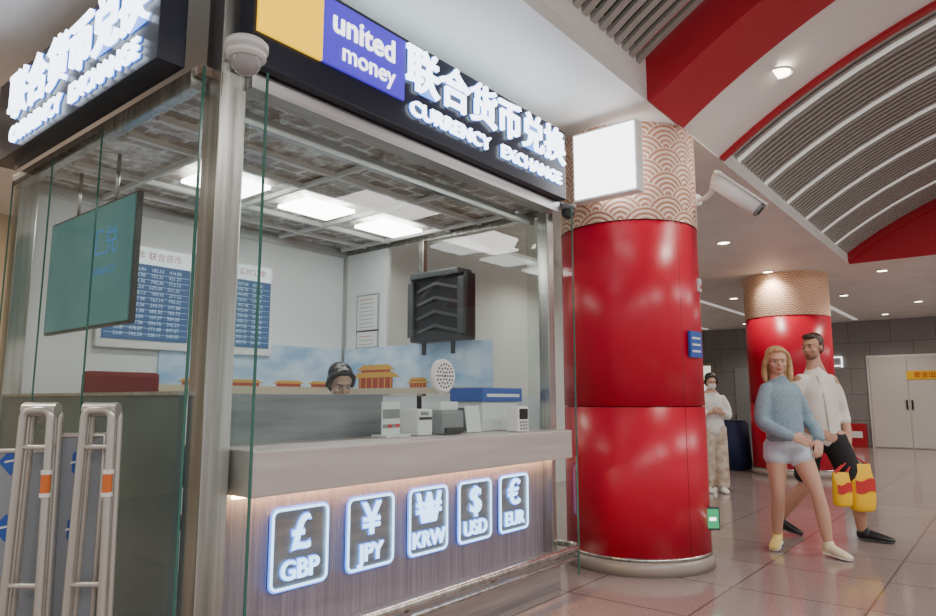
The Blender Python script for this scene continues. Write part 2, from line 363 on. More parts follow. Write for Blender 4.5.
for (z0,z1) in ((1.86,2.16),(1.71,1.84)):
    E=empty('framed_certificate'); box('frame',(3.98,4.23,z0-.015),(3.99,4.52,z1+.015),M['steel'],E); box('sheet',(3.975,4.25,z0),(3.98,4.50,z1),M['paper'],E)
    nn=int((z1-z0)/.035)
    for i in range(nn): box('line',(3.973,4.28+.01*(i%3),z0+.02+i*.035),(3.975,4.47,z0+.025+i*.035),M['redink'] if i==nn-1 else M['grey'],E)
E=empty('wall_mounted_server_cabinet')
box('body',(3.86,3.16,1.70),(3.985,3.74,2.22),M['blk'],E,.02)
box('side_rail',(3.83,3.16,1.74),(3.86,3.22,2.18),M['dgrey'],E,.008); box('side_rail',(3.83,3.68,1.74),(3.86,3.74,2.18),M['dgrey'],E,.008)
for i in range(4):
    z=1.76+.11*i
    poly('chevron',[(3.855,3.24,z),(3.83,3.45,z+.05),(3.83,3.45,z+.075),(3.855,3.24,z+.025),(3.855,3.66,z),(3.855,3.66,z+.025)],[(0,1,2,3),(1,4,5,2)],M['dgrey'],E)
box('visor',(3.81,3.20,2.20),(3.985,3.70,2.25),M['dgrey'],E,.01)
for yy in (3.30,3.60): box('strap',(3.87,yy-.015,1.60),(3.89,yy+.015,1.72),M['blk'],E)
E=empty('speak_through_grille')
cyl('ring',(2.87,2.50,1.385),(2.87,2.54,1.385),.095,M['white'],E,bev=.008)
for r,nn in ((.022,6),(.044,12),(.066,18)):
    for i in range(nn):
        a=2*math.pi*i/nn; cyl('hole',(2.87+r*math.cos(a),2.497,1.385+r*math.sin(a)),(2.87+r*math.cos(a),2.503,1.385+r*math.sin(a)),.006,M['dgrey'],E,seg=8)
cyl('hub',(2.87,2.497,1.385),(2.87,2.503,1.385),.008,M['dgrey'],E,seg=8)
E=empty('brochure_stand')
box('base',(2.52,2.60,1.052),(2.70,2.72,1.065),M['white'],E)
for i in range(4): box('leaflet',(2.525+.042*i,2.64+.012*i,1.065),(2.565+.042*i,2.65+.012*i,1.24),M['paper'],E); box('print',(2.528+.042*i,2.637+.012*i,1.10),(2.562+.042*i,2.64+.012*i,1.12),M['redink'] if i%2 else M['grey'],E); box('print',(2.528+.042*i,2.637+.012*i,1.15),(2.562+.042*i,2.64+.012*i,1.20),M['grey'],E)
E=empty('banknote_scanner')
box('body',(2.76,2.60,1.052),(2.88,2.74,1.20),M['white'],E,.015); box('slot',(2.77,2.597,1.14),(2.87,2.602,1.155),M['blk'],E); box('panel',(2.78,2.596,1.165),(2.84,2.602,1.185),M['grey'],E)
E=empty('banknote_counter')
box('body',(2.95,2.59,1.052),(3.15,2.74,1.19),M['grey'],E,.02); box('hopper',(2.97,2.62,1.19),(3.13,2.72,1.24),M['white'],E,.01); box('tray',(2.97,2.57,1.06),(3.13,2.60,1.09),M['blk'],E,.004)
E=empty('blue_document_tray')
box('tray',(3.40,2.64,1.24),(3.84,2.92,1.33),M['blue'],E,.01)
box('support',(3.42,2.66,1.052),(3.82,2.90,1.24),M['white'],E,.01)
box('label',(3.44,2.636,1.27),(3.80,2.64,1.29),M['paper'],E)
E=empty('payment_terminal')
box('body',(3.50,2.44,1.052),(3.62,2.53,1.21),M['white'],E,.012)
box('screen',(3.515,2.437,1.13),(3.605,2.441,1.195),M['blk'],E)
for i in range(9): box('key',(3.52+.03*(i%3),2.437,1.065+.02*(i//3)),(3.54+.03*(i%3),2.441,1.078+.02*(i//3)),M['grey'],E)
E=empty('cardboard_notice')
rot(box('card',(0,0,0),(.14,.006,.16),M['paper'],E),(-.15,0,0)); E.location=(3.22,2.62,1.055)
E=empty('office_chair',(1.85,4.0,0.06))
mar=mat('maroon_fabric',(.18,.02,.03),.8)
box('backrest',(-.22,.18,.62),(.22,.25,1.36),mar,E,.03); box('seat',(-.24,-.25,.45),(.24,.22,.53),mar,E,.03)
cyl('column',(0,0,.08),(0,0,.45),.03,M['blk'],E)
for i in range(5):
    a=i*2*math.pi/5; cyl('leg',(0,0,.1),(.27*math.cos(a),.27*math.sin(a),.05),.02,M['blk'],E); cyl('castor',(.27*math.cos(a)-.015,.27*math.sin(a),.03),(.27*math.cos(a)+.015,.27*math.sin(a),.03),.03,M['blk'],E)
box('back_bar',(-.03,.22,.45),(.03,.26,.8),M['blk'],E)
# ---------------------------------------------------------------- cameras on the building
E=empty('dome_security_camera',(1.40,2.285,2.60))
cyl('base',(0,0,.03),(0,0,.075),.085,M['white'],E,bev=.01); cyl('collar',(0,0,.0),(0,0,.035),.078,M['white'],E,bev=.008)
bm=bmesh.new(); bmesh.ops.create_uvsphere(bm,u_segments=24,v_segments=12,radius=.062); bmesh.ops.delete(bm,geom=[v for v in bm.verts if v.co.z>.01],context='VERTS'); frombm('bubble',bm,mat('dome_smoke',(.35,.35,.36),.05),E,True)
pipe('arm',[(0,0,.07),(0,.04,.10),(.03,.09,.10),(.05,.20,.10)],.02,M['white'],E)
E=empty('dome_security_camera',(4.13,2.42,2.60))
cyl('base',(0,0,.02),(0,0,.055),.06,M['grey'],E,bev=.008)
bm=bmesh.new(); bmesh.ops.create_uvsphere(bm,u_segments=24,v_segments=12,radius=.05); bmesh.ops.delete(bm,geom=[v for v in bm.verts if v.co.z>.02],context='VERTS'); frombm('bubble',bm,M['blk'],E,True)
cyl('bracket',(0,0,.05),(-.08,.06,.075),.012,M['grey'],E)
E=empty('bullet_security_camera')
p0=Vector((5.28,1.74,3.00)); p1=Vector((5.37,1.44,2.72)); d=(p1-p0).normalized()
cyl('housing',p0,p1,.062,M['white'],E,bev=.012)
cyl('front_ring',p1-d*.02,p1+d*.012,.056,M['grey'],E); cyl('lens',p1+d*.005,p1+d*.02,.035,M['blk'],E)
sh=box('sunshield',(-.066,-.24,.05),(.066,.22,.066),M['white'],E,.006); sh.location=(p0+p1)/2; sh.rotation_euler=(math.atan2(.28,.31),0,math.atan2(.09,.30))
pipe('arm',[(5.405,1.96,2.90),(5.40,1.86,2.90),(5.38,1.80,2.94),(5.35,1.77,3.03),(5.33,1.74,3.08),(5.31,1.71,3.06),(5.30,1.69,2.98)],.02,M['white'],E)
cyl('wall_plate',(5.41,1.96,2.90),(5.395,1.92,2.90),.05,M['white'],E)
# ---------------------------------------------------------------- columns
seamm=mat('seam_dark',(.08,.002,.004),.5); skirtm=mat('beige_stone_skirt',(.36,.31,.27),.3)
def column(loc,r,zr,ztop,name='red_pillar',ca=(.56,.25,.15),cb=(.88,.70,.58)):
    E=empty(name,loc)
    def ring(nm,z0,z1,rr,m): return cyl(nm,(0,0,z0),(0,0,z1),rr,m,E,seg=96)
    ring('skirt',0,.10,r*1.04,skirtm); ring('skirt_trim',.10,.125,r*1.02,M['steel'])
    ring('core',.12,ztop,r-.02,M['blk'])
    zs=[.125,1.205,zr]
    for a,b in zip(zs[:-1],zs[1:]): ring('cladding',a,b-.008,r,M['red'])
    for k in range(3):
        a=math.radians(-112+120*k); c,s=math.cos(a),math.sin(a)
        cyl('seam',(c*(r-.002),s*(r-.002),.13),(c*(r-.002),s*(r-.002),zr-.01),.003,seamm,E,seg=8)
    H=ztop-zr; nu=int(2*math.pi*r/.0055); nz=int(H/.0055)
    nR=round(2*math.pi*r/(2*.20)); R=2*math.pi*r/nR/2
    U,Z=np.meshgrid(np.arange(nu)/nu*2*math.pi*r,np.linspace(0,H,nz+1))
    best=np.full(U.shape,-1.0); h=R/2
    k0=np.ceil((Z-R)/h)
    for j in range(4):
        k=k0+j; cz=k*h; cx0=np.mod(k,2)*R
        du=np.mod(U-cx0+R,2*R)-R; dist=np.sqrt(du**2+(Z-cz)**2)
        ok=(best<0)&(dist<R); best=np.where(ok,dist,best)
    line=np.abs(np.mod(best/R*5.0,1)-.5)*2
    lv=np.clip((line-.35)/.25,0,1); lv=np.where(best<0,1,lv)
    rr=r+.006*lv; th=U/r
    V=np.stack([rr*np.cos(th),rr*np.sin(th),Z+zr],-1).reshape(-1,3)
    i=np.arange(nz)[:,None]*nu; jj=np.arange(nu)[None,:]; j2=(jj+1)%nu
    F=np.stack([i+jj,i+j2,i+nu+j2,i+nu+jj],-1).reshape(-1,4)
    me=D.meshes.new('wave_band'); me.from_pydata(V.tolist(),[],F.tolist())
    at=me.color_attributes.new('pat','FLOAT_COLOR','POINT')
    g=lv.reshape(-1); cc=np.empty((len(g),4)); 
    a=np.array(ca); b=np.array(cb)
    cc[:,:3]=a[None]*(1-g[:,None])+b[None]*g[:,None]; cc[:,3]=1
    at.data.foreach_set('color',cc.reshape(-1))
    m=mat('wave_relief_paint',(.7,.5,.4),.5); an=N(m,'ShaderNodeVertexColor'); an.layer_name='pat'; L(m,an.outputs[0],m.node_tree.nodes['Principled BSDF'].inputs['Base Color'])
    obj('wave_band',me,m,E,True)
    return E
C1=column((5.14,2.44,0),.555,2.62,3.40)
C2=column((12.63,3.03,0),.68,2.66,3.40,ca=(.70,.30,.12),cb=(.92,.72,.56))
E=empty('projecting_lightbox_sign')
box('casing',(4.42,2.0,2.76),(4.52,2.54,3.31),M['white'],E,.012); box('face',(4.412,2.02,2.78),(4.42,2.52,3.29),M['box'],E); box('face_back',(4.52,2.02,2.78),(4.526,2.38,3.29),M['box'],E)
box('bracket',(4.5,2.36,2.95),(4.6,2.46,3.1),M['steel'],E)
def oncol(name,ang,z0,z1,w,m,off,parent,r=.555):
    a=math.radians(ang); c,s=math.cos(a),math.sin(a)
    o=box(name,(0,-w/2,z0),(.02,w/2,z1),m,parent); o.location=(5.14+(r+off)*c,2.44+(r+off)*s,0); o.rotation_euler=(0,0,a); return o
E=empty('wall_sign_plaque'); oncol('plate',-98,1.57,1.77,.17,M['blue'],.005,E)
for i in range(3): oncol('text_line',-98,1.61+.05*i,1.625+.05*i,.12,M['paper'],.007,E)
RZ=math.radians(39.1)-math.pi/2
E=empty('exit_floor_sign')
a=math.radians(-80); e2=empty('plate_mount',(5.14+.56*math.cos(a),2.44+.56*math.sin(a),0),RZ,E)
box('plate',(-.05,-.04,.28),(.06,.0,.45),M['dgrey'],e2,.004); box('glow',(-.04,-.045,.295),(.05,-.04,.435),M['green'],e2); box('arrow',(-.02,-.048,.35),(.03,-.045,.375),M['wletter'],e2)
E=empty('wall_alarm_button'); oncol('box',-82,2.1,2.2,.07,M['white'],.0,E); oncol('button',-82,2.12,2.15,.03,M['redink'],.004,E)
# ---------------------------------------------------------------- far wall items
E=empty('door_1')
box('frame',(20.94,1.26,0),(21,3.10,2.44),M['white'],E)
for i,(a,b) in enumerate(((1.32,2.17),(2.19,3.04))):
    box('leaf_%d'%i,(20.9,a,.02),(20.94,b,2.38),M['door'],E,.01)
    box('handle_%d'%i,(20.87,2.10 if i==0 else 2.22,1.0),(20.9,2.14 if i==0 else 2.26,1.25),M['blk'],E)
box('yellow_sign',(20.88,1.3,1.78),(20.9,2.2,2.0),M['yel'],E); text('sign_text','安全出口',(20.87,1.72,1.89),LF,.16,M['redink'],E,.002)
E=empty('fire_extinguisher_box'); box('body',(20.7,3.2,0),(20.98,3.62,.62),M['redceil'],E,.01); box('label',(20.69,3.28,.25),(20.7,3.54,.42),M['paper'],E)
E=empty('wall_letter_sign'); text('text','S 出口',(20.97,4.15,2.28),LF,.38,M['wletter'],E,.01)
E=empty('bright_doorway_panel'); box('frame',(20.9,7.2,.2),(21,8.6,2.4),M['steel'],E); box('lit_face',(20.89,7.3,.3),(20.9,8.5,2.3),emis('doorway_glow',(.9,.85,.75),1.2),E)  # glowing panel standing for the bright doorway on the far wall
box('door_2',(20.95,5.6,0),(21,6.6,2.2),M['grey'])
E=empty('covered_trolley',(12.78,4.10,0))
nav=mat('navy_cover_fabric',(.012,.022,.08),.7)
bm=bmesh.new(); bmesh.ops.create_cone(bm,cap_ends=True,segments=20,radius1=.30,radius2=.26,depth=.86); bmesh.ops.translate(bm,vec=(0,0,.45),verts=bm.verts)
for v in bm.verts:
    a=math.atan2(v.co.y,v.co.x); s=1+.05*math.sin(7*a)*(1 if v.co.z<.4 else .3); v.co.x*=s; v.co.y*=s
bmesh.ops.bevel(bm,geom=[e for e in bm.edges if e.verts[0].co.z>.8 and e.verts[1].co.z>.8],offset=.04,segments=3,affect='EDGES'); frombm('cover',bm,nav,E,True)
pipe('handle',[(-.2,0,.8),(-.2,0,1.0),(.2,0,1.0),(.2,0,.8)],.015,M['steel'],E)
for a in (0,1,2,3): cyl('castor',(.2*math.cos(a*1.57),.2*math.sin(a*1.57),.03),(.2*math.cos(a*1.57)+.02,.2*math.sin(a*1.57),.03),.03,M['blk'],E)
# ---------------------------------------------------------------- barrier at left
E=empty('folding_crowd_barrier')
bw=mat('barrier_pearl_steel',(.54,.51,.47),.3,.6)
pan=mat('barrier_grey_panel',(.28,.31,.35),.4,.2)
Rv=Vector((.631,-.776,0)); Fv=Vector((.776,.631,0))
def uframe(c,w,h,k,lean=.02):
    c=Vector(c); P=[c-Rv*(w/2+lean)+Vector((0,0,.06))]
    for i in range(9):
        a=math.pi-math.pi*i/8; P.append(c+Rv*(w/2-.03)*(1 if math.cos(a)>0 else -1)+Rv*.03*math.cos(a)+Vector((0,0,h-.03+.03*math.sin(a))))
    P.append(c+Rv*(w/2+lean)+Vector((0,0,.06)))
    for j,off in enumerate((0,.05)): pipe('tube_%d_%d'%(k,j),[p+Fv*off for p in P],.015,bw,E)
    pipe('top_cap_%d'%k,[c-Rv*(w/2+.012)+Fv*.02+Vector((0,0,h)),c+Rv*(w/2+.012)+Fv*.02+Vector((0,0,h))],.026,bw,E)
    for q in (c-Rv*(w/2+lean),c+Rv*(w/2+lean)):
        cyl('castor_%d'%k,q+Vector((0,0,.035))-Fv*.015,q+Vector((0,0,.035))+Fv*.015,.035,M['blk'],E)
        cyl('stem_%d'%k,q+Vector((0,0,.035)),q+Vector((0,0,.08)),.012,M['blk'],E)
    q=c+Rv*(w/2+.004)
    pipe('reflector_%d'%k,[q+Vector((0,0,.92))-Fv*.006,q+Vector((0,0,.985))-Fv*.006],.016,M['orange'],E)
    pipe('reflector_ring_%d'%k,[q+Vector((0,0,.905))-Fv*.004,q+Vector((0,0,.92))-Fv*.004],.019,M['white'],E); pipe('reflector_ring_%d'%k,[q+Vector((0,0,.985))-Fv*.004,q+Vector((0,0,1.0))-Fv*.004],.019,M['white'],E)
    for zz in (.15,.6,1.08): pipe('rung_%d'%k,[c-Rv*w/2+Vector((0,0,zz)),c+Rv*w/2+Vector((0,0,zz))],.010,bw,E)
cA=Vector((1.10,2.60,0))-Rv*.035; cB=Vector((.93,2.78,0))-Rv*.0
uframe(cA,.10,1.215,0); uframe(cB,.10,1.215,1)
def panel(c0,c1,z0,z1,off):
    a=c0+Fv*off;b=c1+Fv*off; n=Fv*.012
    P=[a+Vector((0,0,z0)),b+Vector((0,0,z0)),b+Vector((0,0,z1)),a+Vector((0,0,z1))]; P+=[p+n for p in P]
    poly('panel',[tuple(p) for p in P],[(0,1,2,3),(4,7,6,5),(0,4,5,1),(1,5,6,2),(2,6,7,3),(3,7,4,0)],pan,E)
    pipe('panel_frame',[tuple(p) for p in P[:4]],.012,bw,E,True)
    for zc in (.78,1.02):
        m=(a+b)/2+Vector((0,0,zc))-Fv*.002; w=.05
        poly('diamond_logo',[tuple(m-Rv*w),tuple(m+Vector((0,0,-w))),tuple(m+Rv*w),tuple(m+Vector((0,0,w)))],[(0,1,2,3)],M['blue'],E)
        m=m-Fv*.001
        poly('diamond_logo_stripe',[tuple(m-Rv*w*.5+Vector((0,0,-w*.1))),tuple(m+Rv*w*.5+Vector((0,0,w*.1))),tuple(m+Rv*w*.5+Vector((0,0,w*.25))),tuple(m-Rv*w*.5+Vector((0,0,w*.05)))],[(0,1,2,3)],M['white'],E)
panel(cB+Rv*.03,cA-Rv*.0,.15,1.12,.06); panel(cB-Rv*.3,cB+Rv*.01,.15,1.06,.10)

# ---------------------------------------------------------------- people
def catmull(P,k=4):
    n=len(P); out=[]
    for i in range(n-1):
        p0=P[max(i-1,0)];p1=P[i];p2=P[i+1];p3=P[min(i+2,n-1)]
        for j in range(k):
            t=j/k; out.append(.5*((2*p1)+(-p0+p2)*t+(2*p0-5*p1+4*p2-p3)*t*t+(-p0+3*p1-3*p2+p3)*t**3))
    out.append(P[-1]); return out
def tube(bm,pts,rad,lat=None,seg=14,cap=.6):
    rad=[r if isinstance(r,tuple) else (r,r) for r in rad]
    A=np.array([list(p)+list(r) for p,r in zip(pts,rad)],float)
    A=np.array(catmull([a for a in A],4)); pts=[Vector(a[:3]) for a in A]; rr=[(max(a[3],.002),max(a[4],.002)) for a in A]
    t0=(pts[1]-pts[0]).normalized(); t1=(pts[-1]-pts[-2]).normalized()
    a,b=rr[0];c,d=rr[-1]
    P=[pts[0]-t0*min(a,b)*cap,pts[0]-t0*min(a,b)*cap*.6]+pts+[pts[-1]+t1*min(c,d)*cap*.6,pts[-1]+t1*min(c,d)*cap]
    Q=[(a*.35,b*.35),(a*.8,b*.8)]+rr+[(c*.8,d*.8),(c*.35,d*.35)]
    rings=[]; u=None
    for i,p in enumerate(P):
        t=(P[min(i+1,len(P)-1)]-P[max(i-1,0)]).normalized()
        base=Vector(lat) if lat else (u if u else (Vector((1,0,0)) if abs(t.x)<.8 else Vector((0,1,0))))
        u=(base-t*base.dot(t)).normalized(); v=t.cross(u)
        rings.append([bm.verts.new(p+u*Q[i][0]*math.cos(2*math.pi*k/seg)+v*Q[i][1]*math.sin(2*math.pi*k/seg)) for k in range(seg)])
    for i in range(len(rings)-1):
        for k in range(seg):
            bm.faces.new((rings[i][k],rings[i][(k+1)%seg],rings[i+1][(k+1)%seg],rings[i+1][k]))
    bm.faces.new(rings[0][::-1]); bm.faces.new(rings[-1])
def ell(bm,c,r,e=(0,0,0)):
    mt=Matrix.Translation(c)@Euler(e).to_matrix().to_4x4()@Matrix.Diagonal((*r,1))
    bmesh.ops.create_uvsphere(bm,u_segments=20,v_segments=12,radius=1,matrix=mt)
def fin(bm,name,m,parent,vox=.012,it=4):
    o=frombm(name,bm,m,parent,True)
    md=o.modifiers.new('remesh','REMESH'); md.mode='VOXEL'; md.voxel_size=vox; md.use_smooth_shade=True
    s=o.modifiers.new('smooth','SMOOTH'); s.factor=.5; s.iterations=it
    return o
lipm=mat('lips',(.45,.12,.10),.4); eyew=mat('eye_white',(.55,.53,.5),.3)
def head(par,c,yaw,skin,hairm,style,tilt=0,mask=False,scale=(1,1,1),beard=None):
    H=empty('head',c,0,par); H.rotation_euler=(tilt,0,yaw); H.scale=scale
    bm=bmesh.new()
    ell(bm,(0,.012,.03),(.074,.092,.088)); ell(bm,(0,-.022,-.03),(.060,.066,.076)); ell(bm,(0,-.05,-.082),(.030,.028,.022))
    tube(bm,[(0,-.084,.018),(0,-.096,-.008),(0,-.102,-.022)],[.008,.009,.012]); ell(bm,(0,-.080,.032),(.045,.014,.012))
    ell(bm,(.038,-.058,-.025),(.022,.024,.022)); ell(bm,(-.038,-.058,-.025),(.022,.024,.022))
    for s in (-1,1): ell(bm,(s*.075,.012,-.008),(.010,.018,.030),(0,0,s*.3))
    tube(bm,[(0,.02,-.15),(0,.018,-.08),(0,.01,-.02)],[.048,.046,.046])
    fin(bm,'face',skin,H,.006,4)
    for s in (-1,1):
        bm=bmesh.new(); ell(bm,(s*.031,-.080,.008),(.013,.008,.006)); frombm('eye',bm,eyew,H,True)
        bm=bmesh.new(); ell(bm,(s*.031,-.086,.008),(.006,.004,.0055)); frombm('iris',bm,M['blk'],H,True)
        bm=bmesh.new(); tube(bm,[(s*.016,-.093,.027),(s*.032,-.092,.031),(s*.048,-.081,.027)],[.002,.003,.002]); frombm('brow',bm,hairm,H,True)
    if not mask:
        bm=bmesh.new(); ell(bm,(0,-.084,-.055),(.022,.009,.0045)); ell(bm,(0,-.083,-.063),(.018,.009,.005)); frombm('lips',bm,lipm,H,True)
    else:
        bm=bmesh.new(); ell(bm,(0,-.055,-.045),(.058,.056,.05)); ell(bm,(0,-.09,-.03),(.02,.02,.02)); fin(bm,'face_mask',M['white'],H,.008,2)
    bm=bmesh.new()
    if style=='short':
        ell(bm,(0,.035,.058),(.080,.088,.078)); ell(bm,(0,-.042,.098),(.056,.045,.030)); ell(bm,(0,.06,.0),(.070,.055,.07))
        for s in (-1,1): ell(bm,(s*.07,.015,.03),(.012,.03,.035))
    else:
        ell(bm,(0,.035,.055),(.084,.090,.080)); ell(bm,(0,-.025,.098),(.058,.05,.025)); ell(bm,(0,.06,-.01),(.080,.055,.09))
        if style=='long':
            for s in (-1,1):
                tube(bm,[(s*.01,-.056,.108),(s*.06,-.036,.078),(s*.086,-.005,.01),(s*.094,.015,-.08),(s*.092,.005,-.14),(s*.084,-.01,-.185)],[.012,.017,.020,.024,.022,.008],seg=10)
            tube(bm,[(0,.06,.05),(0,.08,-.06),(0,.08,-.13),(.0,.075,-.19)],[(.075,.045),(.09,.04),(.09,.035),(.07,.015)],lat=(1,0,0))
        else:
            for s in (-1,1): tube(bm,[(s*.03,-.06,.095),(s*.07,-.03,.06),(s*.084,.01,-.02)],[.012,.02,.02],seg=10)
            tube(bm,[(0,.06,.05),(0,.10,-.02),(0,.11,-.12)],[.05,.035,.02])
    fin(bm,'hair',hairm,H,.008,3)
    if beard:
        bm=bmesh.new(); ell(bm,(0,-.033,-.076),(.052,.050,.032)); fin(bm,'beard',beard,H,.006,2)
    return H
def hand(par,w,d,side,curl,skin,grip=False):
    w=Vector(w);d=Vector(d).normalized();s=Vector(side);s=(s-d*s.dot(d)).normalized();n=Vector(curl);n=(n-d*n.dot(d)-s*n.dot(s)).normalized()
    bm=bmesh.new(); tube(bm,[w-d*.03,w,w+d*.05,w+d*.088],[(.026,.022),(.028,.018),(.040,.016),(.038,.012)],lat=tuple(s))
    for o,l in zip((.030,.010,-.010,-.029),(.070,.078,.073,.058)):
        b=w+d*.085+s*o
        if grip: P=[b-d*.01,b+d*l*.35+n*.008,b+d*l*.4+n*l*.45,b+d*l*.05+n*l*.6]
        else: P=[b-d*.01,b+d*l*.4+n*l*.05,b+d*l*.75+n*l*.22,b+d*l*.92+n*l*.5]
        tube(bm,P,[.0095,.009,.0085,.007],seg=8)
    b=w+d*.028+s*.032
    tube(bm,[b-s*.012,b+s*.014+d*.022+n*.01,b+s*.016+d*.05+n*.025,b+s*.006+d*.068+n*.036],[.013,.011,.0095,.008],seg=8)
    fin(bm,'hand',skin,par,.0045,2)
def shoe(par,heel,toe,upper,sole):
    heel=Vector(heel);toe=Vector(toe); d=(toe-heel); L_=d.length; d.normalize(); up=Vector((0,0,1)); lat=d.cross(up).normalized()
    bm=bmesh.new(); up=lat.cross(d)
    tube(bm,[heel+up*.045,heel+d*L_*.25+up*.052,heel+d*L_*.55+up*.042,heel+d*L_*.85+up*.03,toe+up*.025],[(.032,.038),(.036,.045),(.044,.036),(.045,.026),(.034,.018)],lat=tuple(lat))
    tube(bm,[heel+d*.045+up*.05,heel+d*.035+up*.10],[.042,.042])
    fin(bm,'shoe_upper',upper,par,.008,2)
    bm=bmesh.new(); tube(bm,[heel+up*.012,heel+d*L_*.4+up*.012,heel+d*L_*.75+up*.012,toe+up*.013],[(.038,.012),(.038,.012),(.049,.012),(.036,.011)],lat=tuple(lat)); fin(bm,'shoe_sole',sole,par,.007,1)
sk1=mat('skin_fair',(.62,.36,.26),.5); sk2=mat('skin_tan',(.50,.28,.19),.5); sk3=mat('skin_light',(.6,.38,.28),.5)
blond=noisy(mat('hair_blonde',(.55,.36,.16),.45),(.36,.21,.09),(.66,.46,.24),60,(1,1,.15)); brown=mat('hair_brown',(.06,.03,.018),.5); black=mat('hair_black',(.012,.010,.010),.35)
knit=noisy(mat('knit_blue_grey',(.28,.38,.45),.85),(.20,.30,.37),(.30,.41,.48),90,bump=.4)
W=empty('woman_walking',(6.16,1.53,0),RZ)
head(W,(-.065,-.03,1.575),-.25,sk1,blond,'long',.12,scale=(1.08,1.05,1.0))
bm=bmesh.new()
tube(bm,[(-.02,0,.85),(-.02,0,1.0),(-.03,0,1.2),(-.05,0,1.40),(-.06,0,1.5)],[(.13,.1),(.115,.085),(.13,.09),(.09,.06),(.046,.046)],lat=(1,.3,0))
A1=[(-.085,.03,.88),(-.105,.01,.68),(-.115,-.01,.48),(-.085,.10,.30),(-.05,.20,.10)]
A2=[(.05,-.03,.88),(.10,-.09,.68),(.145,-.14,.49),(.185,-.13,.30),(.215,-.12,.09)]
LR=[.095,.080,.054,.056,.034]
tube(bm,A1,LR); tube(bm,A2,LR)
fin(bm,'body',sk1,W,.012,4)
bm=bmesh.new()
tube(bm,[(-.02,0,.93),(-.02,0,1.02),(-.03,0,1.17),(-.045,0,1.31),(-.05,0,1.39),(-.055,0,1.445)],[(.168,.130),(.160,.125),(.165,.12),(.165,.11),(.120,.08),(.058,.056)],lat=(1,.3,0),seg=20)
tube(bm,[(-.16,-.03,1.355),(-.215,-.05,1.22),(-.235,-.07,1.07),(-.16,-.18,.995),(-.08,-.22,.96)],[.058,.062,.060,.054,.044])
tube(bm,[(.07,.03,1.355),(.145,.05,1.22),(.20,.06,1.09),(.225,-.03,1.00),(.20,-.12,.93)],[.058,.062,.058,.052,.044])
tube(bm,[(-.055,0,1.40),(-.06,0,1.46)],[.060,.053])
fin(bm,'sweater',knit,W,.011,3)
bm=bmesh.new(); tube(bm,[(-.02,0,.97),(-.02,0,.86)],[(.143,.12),(.155,.125)],lat=(1,.3,0)); tube(bm,[(-.085,.03,.88),(-.100,.015,.76)],[.106,.104]); tube(bm,[(.05,-.03,.88),(.08,-.06,.76)],[.106,.104])
fin(bm,'shorts',mat('shorts_white_denim',(.58,.66,.76),.8),W,.012,3)
hand(W,(-.075,-.225,.958),(.9,-.3,-.35),(0,.2,1),(0,.8,-.2),sk1); hand(W,(.20,-.12,.93),(-.3,-.4,-.9),(-1,-.2,0),(-.4,.8,0),sk1)
ys=mat('sneaker_yellow',(.80,.62,.20),.6); ws=M['white']
shoe(W,(-.02,.235,.035),(-.15,.06,.0),ys,ws); shoe(W,(.20,-.09,.01),(.29,-.30,.0),mat('sneaker_cream',(.75,.68,.45),.6),ws)
Mn=empty('man_walking',(6.92,1.42,0),RZ)
head(Mn,(-.045,-.01,1.735),-1.0,sk2,brown,'short',.08,scale=(1.06,1.05,1.05),beard=mat('beard_stubble',(.24,.13,.08),.7))
bm=bmesh.new()
tube(bm,[(0,0,.90),(0,0,1.1),(-.01,0,1.35),(-.02,0,1.5),(-.04,0,1.64)],[(.14,.1),(.14,.1),(.16,.11),(.11,.07),(.056,.056)],lat=(1,.4,0))
tube(bm,[(.08,-.04,.92),(.15,-.08,.72),(.19,-.12,.50),(.235,-.09,.30),(.27,-.04,.10)],[.10,.085,.06,.062,.04])
tube(bm,[(-.08,.05,.92),(-.12,.06,.72),(-.15,.06,.50),(-.24,.16,.33),(-.32,.27,.14)],[.10,.085,.06,.062,.04])
tube(bm,[(.125,.02,1.44),(.20,.05,1.28),(.235,.06,1.12),(.22,-.02,.98),(.185,-.09,.86)],[.055,.05,.042,.038,.028])
tube(bm,[(-.20,-.05,1.44),(-.27,-.06,1.28),(-.30,-.08,1.13),(-.24,-.2,1.0),(-.18,-.26,.95)],[.055,.05,.042,.038,.028])
fin(bm,'body',sk2,Mn,.012,4)
shirt=noisy(mat('shirt_offwhite',(.72,.68,.62),.8),(.68,.64,.57),(.78,.75,.70),8,bump=.2)
bm=bmesh.new()
tube(bm,[(.0,0,.88),(0,0,1.0),(-.01,0,1.2),(-.02,0,1.36),(-.03,0,1.46),(-.035,0,1.53),(-.038,0,1.575)],[(.19,.14),(.175,.135),(.18,.135),(.195,.125),(.155,.095),(.085,.07),(.064,.062)],lat=(1,.4,0),seg=20)
tube(bm,[(.10,.03,1.44),(.18,.05,1.31),(.225,.06,1.15),(.225,.02,1.05)],[.068,.068,.06,.054])
tube(bm,[(-.17,-.04,1.44),(-.255,-.06,1.31),(-.29,-.07,1.15),(-.26,-.13,1.06)],[.068,.068,.06,.054])
fin(bm,'shirt',shirt,Mn,.012,3)
bm=bmesh.new()
tube(bm,[(-.07,-.11,1.47),(-.04,-.137,1.3),(-.02,-.145,1.1),(-.01,-.15,.9)],[(.010,.004)]*4)
fin(bm,'shirt_placket',mat('shirt_seam',(.5,.46,.4),.8),Mn,.006,1)
bm=bmesh.new()
tube(bm,[(0,0,.96),(0,0,.86)],[(.16,.125),(.175,.13)],lat=(1,.4,0))
tube(bm,[(.075,-.035,.90),(.135,-.07,.72),(.175,-.105,.55)],[.118,.11,.104]); tube(bm,[(-.075,.045,.90),(-.12,.06,.72),(-.15,.06,.55)],[.118,.11,.104])
fin(bm,'shorts',mat('shorts_black',(.012,.012,.014),.8),Mn,.012,3)
